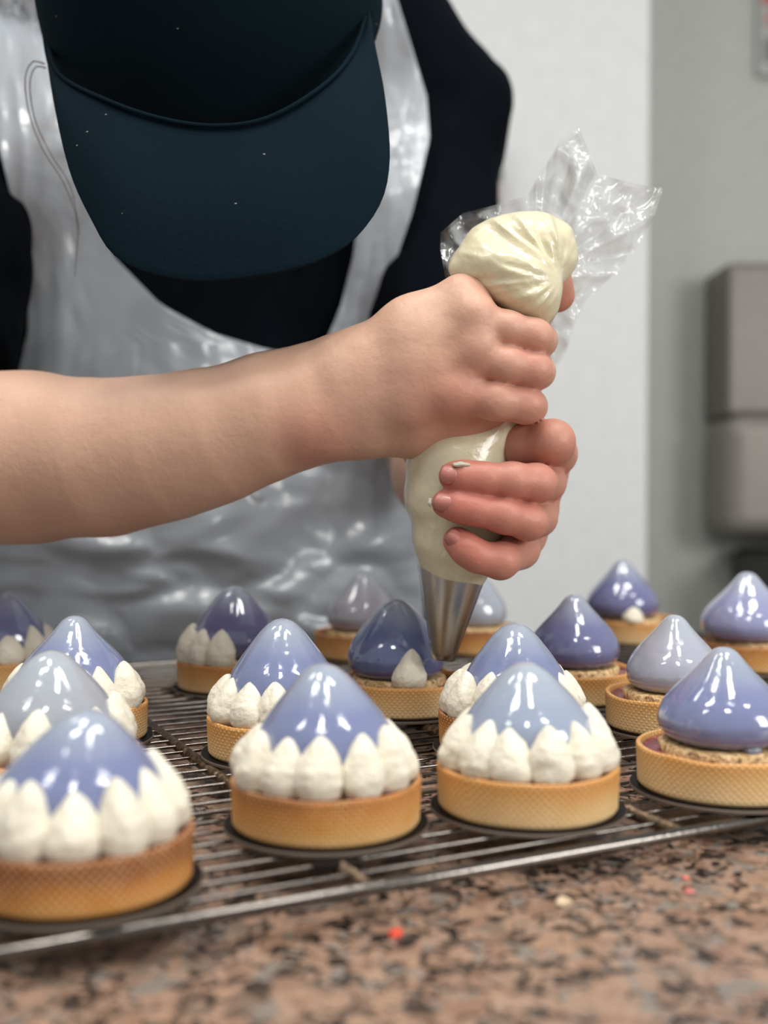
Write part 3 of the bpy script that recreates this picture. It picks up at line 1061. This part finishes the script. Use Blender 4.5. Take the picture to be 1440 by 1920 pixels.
# ---------------- shirt
sf = Field((-0.50, 0.62, -0.35), (0.24, 1.15, 0.62), 0.004)
for a, b_, ra, rb in body_prims(0.004):
    sf.cone(a, b_, ra, rb, 0.05, 0.06)
sl = sf.blank()
sl.cone(shR, shR.lerp(elR, 0.80), 0.064, 0.060, 0.03, 0.05)
ax = [sf.lo[k_] + np.arange(sf.n[k_]) * sf.h for k_ in range(3)]
X, Y, Z = np.meshgrid(*ax, indexing='ij', sparse=True)
dR = (elR - shR).normalized(); cR = shR.lerp(elR, 0.78)
sl.F = np.maximum(sl.F, ((X - cR.x) * dR.x + (Y - cR.y) * dR.y + (Z - cR.z) * dR.z).astype(np.float32))
s2 = sf.blank()
s2.cone(shL, shL.lerp(elL, 0.75), 0.058, 0.050, 0.03, 0.05)
dL = (elL - shL).normalized(); cL = shL.lerp(elL, 0.74)
s2.F = np.maximum(s2.F, ((X - cL.x) * dL.x + (Y - cL.y) * dL.y + (Z - cL.z) * dL.z).astype(np.float32))
sf.join(sl, 0.025); sf.join(s2, 0.025)
# neck opening
nk = sf.blank(); nk.cone((-0.105, 0.99, 0.56), (-0.10, 0.86, 0.52), 0.062, 0.058, 0.01, 0.05)
sf.F = np.maximum(sf.F, -nk.F)
V3_, Q3_ = sf.mesh()
V3_ = relax(V3_, Q3_, 3, 0.5)
N3 = vnormals(V3_, Q3_)
disp = np.array([noise.fractal(Vector((v[0] * 16, v[1] * 16, v[2] * 9)), 0.8, 2.0, 3) for v in V3_]) * 0.0045
V3_ += N3 * disp[:, None]
me = fast_mesh('shirt', V3_, Q3_); me.materials.append(SHIRT)
shirt = bpy.data.objects.new('shirt', me); COL.objects.link(shirt); shirt.parent = person

# ---------------- apron: draped on the front of the torso
PR = [(np.array(a), np.array(b_), ra, rb) for a, b_, ra, rb in body_prims(0.004)]
PR += [(np.array(shL), np.array(shL.lerp(elL, 0.3)), 0.058, 0.055), (np.array(shR), np.array(shR.lerp(elR, 0.3)), 0.064, 0.062)]


def bodyd(Pn):
    d = None
    for a, b_, ra, rb in PR:
        ab = b_ - a
        t = np.clip(((Pn - a) @ ab) / (ab @ ab), 0, 1)
        q = np.linalg.norm(Pn - a - t[:, None] * ab, axis=1) - (ra + (rb - ra) * t)
        d = q if d is None else smin(d, q, 0.05)
    return d


def drape(pix, off):
    """depth of the torso front along each pixel's ray, off metres before it"""
    D = np.array([P(x, y, 1.0) for x, y in pix]); C0 = np.array([0, 0, CAMZ]); D = D - C0
    t = np.full(len(pix), 0.70); best = t.copy(); bd = np.full(len(pix), 9.0)
    ln = np.linalg.norm(D, axis=1)
    for _ in range(60):
        d = bodyd(C0 + D * t[:, None]) - off
        up = d < bd
        best = np.where(up, t, best); bd = np.minimum(bd, d)
        t = np.minimum(t + np.where(d > 0.0002, d / ln * 0.9, d / ln * 0.9), 1.15)
    return best, C0, D


def interp_rows(tab, y):
    ys = [r[0] for r in tab]
    return [float(np.interp(y, ys, [r[k] for r in tab])) for k in range(1, len(tab[0]))]


def apron_sheet(rows, nx, name_parts):
    pix = []
    for (y, xa, xb) in rows:
        for i in range(nx):
            pix.append((xa + (xb - xa) * i / (nx - 1), y))
    return pix


def build_sheets():
    V, Fc = [], []
    def add(rows, nx):
        base = len(V)
        pix = apron_sheet(rows, nx, None)
        best, C0, D = drape(pix, 0.007)
        for k, (x, y) in enumerate(pix):
            p0 = C0 + D[k] * best[k]
            low = min(max((y - 760) / 250, 0), 1)
            q = Vector((x * 0.0045, y * 0.0075, 1.3))
            w = noise.fractal(q, 1.2, 2.1, 2) * (0.003 + 0.013 * low)
            q2 = Vector((x * 0.004 + 0.3 * y * 0.004, y * 0.02, 7.3))
            w += abs(noise.noise(q2)) * 0.009 * low
            # vertical folds on the bib
            w += 0.0045 * noise.noise(Vector((x * 0.022, y * 0.0035, 4.0))) * (1 - low)
            V.append(C0 + D[k] * (best[k] - 0.002 - abs(w)))
        nr = len(rows)
        for r in range(nr - 1):
            for i in range(nx - 1):
                Fc.append((base + r * nx + i, base + (r + 1) * nx + i, base + (r + 1) * nx + i + 1, base + r * nx + i + 1))
        return base
    # y, left outer, U left, U right, right outer
    tab = [(-140, -30, 60, 640, 700), (0, -60, 120, 640, 745), (180, -30, 170, 660, 800), (260, -5, 175, 672, 806), (400, 28, 190, 672, 772), (480, 40, 212, 662, 745),
           (570, 52, 300, 640, 722), (625, 50, 400, 618, 718), (652, 44, 490, 602, 715), (662, 43, 535, 575, 715), (666, 42, 556, 556, 715),
           (720, 30, 520, 520, 722), (800, 10, 450, 450, 745), (900, -20, 420, 420, 770), (1000, -150, 400, 400, 782), (1100, -180, 400, 400, 792), (1240, -190, 400, 400, 800), (1420, -200, 400, 400, 810)]
    ys = list(np.linspace(-140, 640, 62)) + list(np.linspace(645, 666, 12)) + list(np.linspace(676, 1420, 78))
    add([(y, interp_rows(tab, y)[0], interp_rows(tab, y)[1]) for y in ys], 60)
    add([(y, interp_rows(tab, y)[2], interp_rows(tab, y)[3]) for y in ys], 50)
    return V, Fc


Va, Fa = build_sheets()
apron = mesh_obj('apron', Va, Fa, APRON, person)
wd = apron.modifiers.new('weld', 'WELD'); wd.merge_threshold = 0.0003
so = apron.modifiers.new('s', 'SOLIDIFY'); so.thickness = 0.0006
apron['label'] = 'translucent whitish plastic apron'

# ---------------- cap
cap = empty('cap', HEAD); cap.name = 'cap'
cap.parent = person
cap.location = (0, 0, 0)
RX = Matrix.Rotation(math.radians(-6), 3, AX)
RIGHT = Vector((1, 0, 0))


def crown():
    V, Fc = [], []
    nu, nv = 72, 26
    side = (RX @ RIGHT).normalized(); fc = (RX @ FACE).normalized()
    for j in range(nv):
        t = j / (nv - 1)
        ph = t * math.pi / 2
        rr = math.cos(ph) ** 0.72 if j < nv - 1 else 0.0
        hh = 0.108 * math.sin(ph) ** 1.05
        for i in range(nu):
            th = 2 * math.pi * i / nu
            p = HEAD - AX * 0.018 + side * (0.0985 * rr * math.cos(th)) + fc * (0.100 * rr * math.sin(th)) + AX * hh
            V.append(p)
    for j in range(nv - 1):
        for i in range(nu):
            Fc.append((j * nu + i, j * nu + (i + 1) % nu, (j + 1) * nu + (i + 1) % nu, (j + 1) * nu + i))
    return V, Fc


cr = mesh_obj('cap_crown', *crown(), CAP, cap)
so = cr.modifiers.new('s', 'SOLIDIFY'); so.thickness = 0.002; so.offset = -1
inner = catmull([(88, 60, .655), (110, 138, .612), (200, 188, .577), (300, 222, .569), (400, 236, .565), (500, 222, .566), (600, 165, .575), (660, 100, .598), (692, 10, .650)], 61)
outer = catmull([(82, 70, .652), (100, 190, .600), (130, 320, .573), (170, 410, .560), (215, 480, .552), (290, 512, .546), (385, 525, .542), (480, 516, .541), (570, 497, .542), (655, 455, .548), (712, 385, .557),
                 (731, 300, .567), (722, 180, .588), (703, 80, .615), (692, 0, .652)], 61)
V, Fc = [], []
NT = 22
for j in range(NT):
    t = j / (NT - 1)
    for i in range(61):
        q = inner[i] * (1 - t) + outer[i] * t
        V.append(P(q[0], q[1], q[2] - 0.006 * math.sin(math.pi * t)))
for j in range(NT - 1):
    for i in range(60):
        Fc.append((j * 61 + i, j * 61 + i + 1, (j + 1) * 61 + i + 1, (j + 1) * 61 + i))
br = mesh_obj('cap_brim', V, Fc, CAP, cap)
so = br.modifiers.new('s', 'SOLIDIFY'); so.thickness = 0.0028; so.offset = 1
bv = br.modifiers.new('b', 'BEVEL'); bv.width = 0.0009; bv.segments = 2; bv.limit_method = 'ANGLE'
# seam piping where the brim meets the crown, stitched panel seam
pts = [P(q[0], q[1], q[2] - 0.0022) for q in inner]
mesh_obj('cap_seam', *tube(pts, 0.0012, 8), CAP, cap)
# panel seams of the crown
for th0 in (150, 32):
    side_ = (RX @ RIGHT).normalized(); fc_ = (RX @ FACE).normalized(); pts = []
    for t in np.linspace(0.0, 0.9, 24):
        ph = t * math.pi / 2; rr = math.cos(ph) ** 0.72 * 1.004; th = math.radians(th0 + 6 * t)
        pts.append(HEAD - AX * 0.018 + side_ * (0.0985 * rr * math.cos(th)) + fc_ * (0.100 * rr * math.sin(th)) + AX * (0.1083 * math.sin(ph) ** 1.05))
    mesh_obj('panel_seam', *tube(pts, 0.0007, 6), CAP, cr)
# ---------------- hair
hb = bmesh.new()
bmesh.ops.create_uvsphere(hb, u_segments=32, v_segments=20, radius=1)
hm = bpy.data.meshes.new('hair')
hb.to_mesh(hm); hb.free()
hm.materials.append(HAIR)
hm.polygons.foreach_set('use_smooth', [True] * len(hm.polygons))
for v in hm.vertices:
    n_ = 1 + 0.03 * math.sin(v.co.z * 60 + v.co.x * 4)
    c_ = Vector((v.co.x * 0.086 * n_, v.co.y * 0.082, v.co.z * 0.082))
    v.co = c_ + HEAD - AX * 0.035 - FACE * 0.012
hair = bpy.data.objects.new('hair', hm); COL.objects.link(hair); hair.parent = person
strand_sets = [[(84, 120, .66), (60, 116, .655), (47, 150, .65), (55, 215, .65), (80, 280, .65), (120, 345, .655), (145, 420, .66), (140, 520, .67)],
               [(86, 128, .66), (66, 126, .656), (56, 160, .652), (66, 225, .652), (96, 290, .652), (132, 350, .656), (150, 440, .66)],
               ]
for s in strand_sets:
    c_ = catmull(s, 40)
    mesh_obj('hair_strand', *tube([P(*q) for q in c_], [0.0004 * (1 - 0.6 * i / 39) for i in range(40)], 6), HAIR, hair)

# ------------------------------------------------------------------ piping bag
bag = empty('piping_bag', P(830, 1237, 0.592))
tag(bag, 'clear piping bag full of cream with a steel nozzle, held by both hands', 'piping bag')
binv = -bag.location


def bag_part(name, V, Fc, m_):
    return mesh_obj(name, [Vector(v) + binv for v in V], Fc, m_, bag)


gf = Field((-0.01, 0.53, 0.07), (0.12, 0.64, 0.30), 0.0011)
gf.chain([pt(850, 1062, .592, 54), pt(858, 1030, .590, 64), pt(860, 980, .588, 76), pt(856, 920, .587, 86), pt(858, 860, .586, 84), pt(895, 800, .586, 66), pt(930, 740, .584, 50),
          pt(960, 670, .583, 42), pt(985, 615, .580, 32), pt(1012, 588, .570, 22)], 0.012, 0.02)
g2 = gf.blank()
g2.chain([pt(1016, 585, .565, 15), pt(1004, 555, .563, 28), pt(990, 520, .563, 44), pt(990, 484, .568, 54)], 0.016, 0.02)
g2.chain([pt(876, 488, .566, 20), pt(910, 468, .567, 34), pt(950, 462, .568, 44), pt(1000, 464, .570, 50), pt(1028, 468, .573, 42), pt(1044, 488, .573, 27)], 0.012, 0.02)
g2.chain([pt(856, 505, .558, 9), pt(905, 500, .556, 17), pt(950, 518, .555, 27), pt(990, 550, .557, 26)], 0.016, 0.02)
gf.join(g2, 0.004)
V4, Q4 = gf.mesh()
V4 = relax(V4, Q4, 3, 0.5)
N4 = vnormals(V4, Q4)
# creases that run from the twist, and gathers further down
tw = np.array(P(1046, 530, .565))
rel = V4 - tw
ang = np.arctan2(rel[:, 2], rel[:, 0])
dist = np.linalg.norm(rel[:, [0, 2]], axis=1)
side = np.clip((dist - 0.004) / 0.014, 0.12, 1) * np.clip(0.75 - 1.2 * np.cos(ang), 0.15, 1) * np.clip(-N4[:, 1] * 1.25 - 0.15, 0.0, 1) ** 1.5
topm = np.clip((V4[:, 2] - P(0, 600, .565).z) / 0.006, 0, 1)
cre = np.array([noise.noise(Vector((a * 3.6 + dd * 14, dd * 26, 0.4))) for a, dd in zip(ang, dist)])
cre2 = np.array([noise.noise(Vector((a * 9 + dd * 20, dd * 40, 5.4))) for a, dd in zip(ang, dist)])
fine = np.array([noise.noise(Vector((v[0] * 90, v[1] * 90, v[2] * 160))) for v in V4])
hor = np.array([noise.noise(Vector((v[0] * 30 + 3, v[1] * 30, v[2] * 70))) for v in V4])
dsp = topm * side * (0.0024 * (1 - 2.4 * np.abs(cre)) + 0.0008 * (1 - 2 * np.abs(cre2)) - 0.0003) + (1 - topm) * (0.0016 * hor) + 0.0003 * fine
V4 += N4 * dsp[:, None]
me = fast_mesh('filled_bag', V4 + np.array(binv), Q4); me.materials.append(BAG)
o = bpy.data.objects.new('filled_bag', me); COL.objects.link(o); o.parent = bag
# nozzle
na, nb_ = P(830, 1237, .592), P(848, 1085, .592)
axn = (nb_ - na).normalized()
pts = [na + axn * 0.0005, na, na + axn * 0.001] + [na.lerp(nb_, t) for t in np.linspace(0.03, 1.08, 18)]
rr = [0.0048, 0.0060, 0.0062] + [0.0062 + 0.0104 * t for t in np.linspace(0.03, 1.08, 18)]
bag_part('nozzle', *tube(pts, rr, 48, False), NOZZLE)
# clear loose top of the bag
OUT = [(835, 520, .580), (826, 470, .580), (826, 436, .590), (868, 400, .585), (930, 384, .600), (990, 366, .585), (1006, 335, .600), (1022, 312, .580), (1050, 262, .590), (1086, 240, .600), (1106, 290, .580), (1120, 326, .605),
       (1180, 342, .585), (1243, 354, .600), (1226, 408, .580), (1190, 470, .610), (1158, 512, .580), (1100, 562, .600), (1078, 610, .585), (1062, 660, .600), (1040, 695, .590), (1022, 640, .588)]


def film(shift, shrink, seed):
    V, Fc = [], []
    c0 = (1005, 520)
    m_ = 6
    ring = []
    for i in range(len(OUT) - 1):
        for s in range(m_):
            t = s / m_
            ring.append([OUT[i][k] * (1 - t) + OUT[i + 1][k] * t for k in range(3)])
    ring.append(list(OUT[-1]))
    nr = 34
    for j in range(nr):
        t = 0.12 + 0.88 * j / (nr - 1)
        for q in ring:
            x = c0[0] + (q[0] - c0[0]) * t * shrink
            y = c0[1] + (q[1] - c0[1]) * t * shrink
            d = (.597 + shift) * (1 - t) + (.592 + (q[2] - .592) * 0.4 + shift * 1.3) * t
            nv = Vector((x * 0.012, y * 0.012, seed))
            a = noise.noise(nv); b2 = noise.noise(nv * 2.3 + Vector((5, 0, 0)))
            d += (0.022 * (abs(a) - 0.2) + 0.009 * (abs(b2) - 0.15)) * min(1, 2 * t)
            V.append(P(x, y, d))
    w = len(ring)
    for j in range(nr - 1):
        for i in range(w - 1):
            Fc.append((j * w + i, j * w + i + 1, (j + 1) * w + i + 1, (j + 1) * w + i))
    return V, Fc


V, Fc = film(0.0, 1.0, 2.0)
Vc, Fcc = film(0.022, 0.965, 9.0)
n0 = len(V)
V += Vc; Fc += [tuple(a + n0 for a in f) for f in Fcc]
o = bag_part('loose_bag_top', V, Fc, CLEAR)
o['label'] = 'crumpled clear plastic open end'
# smears of cream on the fingers
for (x, y, d, rx, ry, seed) in ((864, 871, .5445, 17, 5, 1), (806, 942, .5470, 4, 9, 2)):
    bm = bmesh.new(); bmesh.ops.create_icosphere(bm, subdivisions=3, radius=1)
    for v in bm.verts:
        v.co *= 1 + 0.35 * noise.noise(v.co * 1.6 + Vector((seed, 0, 0)))
    me = bpy.data.meshes.new('cream_smear'); bm.to_mesh(me); bm.free(); me.materials.append(CREAM)
    me.polygons.foreach_set('use_smooth', [True] * len(me.polygons))
    o = bpy.data.objects.new('cream_smear', me); COL.objects.link(o)
    o.location = P(x, y, d); o.scale = (r_(rx, d), 0.002, r_(ry, d))
    tag(o, 'smear of cream above the nail of the topmost lower-hand fingertip' if seed == 1 else 'small dab of cream on the tip of the lowest-but-one finger', 'cream smear')

# ------------------------------------------------------------------ background things
DZ = 2.405
mx = simple('dispenser_steel', (0.17, 0.15, 0.135), 0.42, 0.35)
mx2 = simple('dispenser_cover', (0.26, 0.235, 0.21), 0.45, 0.2)
disp_ = empty('dispenser', P(1460, 1010, DZ - 0.08))
tag(disp_, 'blurred grey-brown metal dispenser with rounded lower corner at the right edge', 'dispenser')
pA, pB = P(1362, 492, DZ - .16), P(1362, 1008, DZ - .16)


def rel_box(x0, x1, y0, y1, z0, z1, root):
    v, f = box(x0, x1, y0, y1, z0, z1)
    return [Vector(q) - root.location for q in v], f


o = mesh_obj('dispenser_body', *rel_box(pA.x, pA.x + 0.34, DZ - 0.15, DZ + 0.01, pB.z + 0.24, pA.z, disp_), mx, disp_, smooth=False); bevel(o, 0.012)
o = mesh_obj('dispenser_cover', *rel_box(pA.x - 0.004, pA.x + 0.345, DZ - 0.17, DZ + 0.01, pB.z, pB.z + 0.245, disp_), mx2, disp_, smooth=False); bevel(o, 0.04, 6)
q = P(1392, 1030, DZ - .1)
o = mesh_obj('bin', *box(q.x, q.x + 0.4, DZ - 0.3, DZ - 0.02, -0.895, q.z), simple('cuboid_dark', (0.02, 0.025, 0.02), 0.5), smooth=False); bevel(o, 0.02)  # plain dark box standing below the dispenser
tag(o, 'dark green-black bin under the metal dispenser at the right edge', 'bin')
q = P(1412, 0, 2.41)
pr = mesh_obj('poster', *box(q.x, q.x + 0.25, 2.405, 2.416, P(0, 150, 2.41).z, P(0, -180, 2.41).z), simple('poster_paper', (0.42, 0.43, 0.41), 0.6), smooth=False)
tag(pr, 'pale wall notice with a red block in the top right corner', 'poster')
mesh_obj('red_block', *box(q.x + 0.008, q.x + 0.24, 2.4025, 2.405, P(0, 22, 2.41).z, P(0, -150, 2.41).z), simple('print_red', (0.50, 0.13, 0.09), 0.6), pr, smooth=False)
mesh_obj('pink_block', *box(q.x + 0.012, q.x + 0.24, 2.4025, 2.405, P(0, 62, 2.41).z, P(0, 34, 2.41).z), simple('print_pink', (0.45, 0.27, 0.25), 0.6), pr, smooth=False)
mesh_obj('grey_block', *box(q.x + 0.012, q.x + 0.24, 2.4025, 2.405, P(0, 125, 2.41).z, P(0, 82, 2.41).z), simple('print_grey', (0.2, 0.2, 0.19), 0.6), pr, smooth=False)
# shelf bottle peeping out behind the shoulder
zf = 1.95
bt = empty('wall_rack', P(915, 385, zf))
tag(bt, 'narrow rack of grey and white tubs on the wall, peeping out behind the shoulder', 'wall rack')
for nm, y0, y1, xr, col in (('tub', 235, 315, 938, (0.45, 0.43, 0.45)), ('tub_lid', 215, 237, 924, (0.35, 0.31, 0.28)), ('white_tub', 300, 325, 940, (0.75, 0.75, 0.77)),
                            ('dark_tub', 325, 352, 938, (0.05, 0.07, 0.07)), ('rack_backing', 352, 392, 938, (0.40, 0.34, 0.30))):
    a, b_ = P(860, y1, zf), P(xr, y0, zf)
    V, Fc = box(a.x, b_.x, zf - 0.03, zf + 0.055, a.z, b_.z)
    o = mesh_obj(nm, [Vector(v) - bt.location for v in V], Fc, simple(nm, col, 0.5), bt, smooth=False); bevel(o, 0.004)
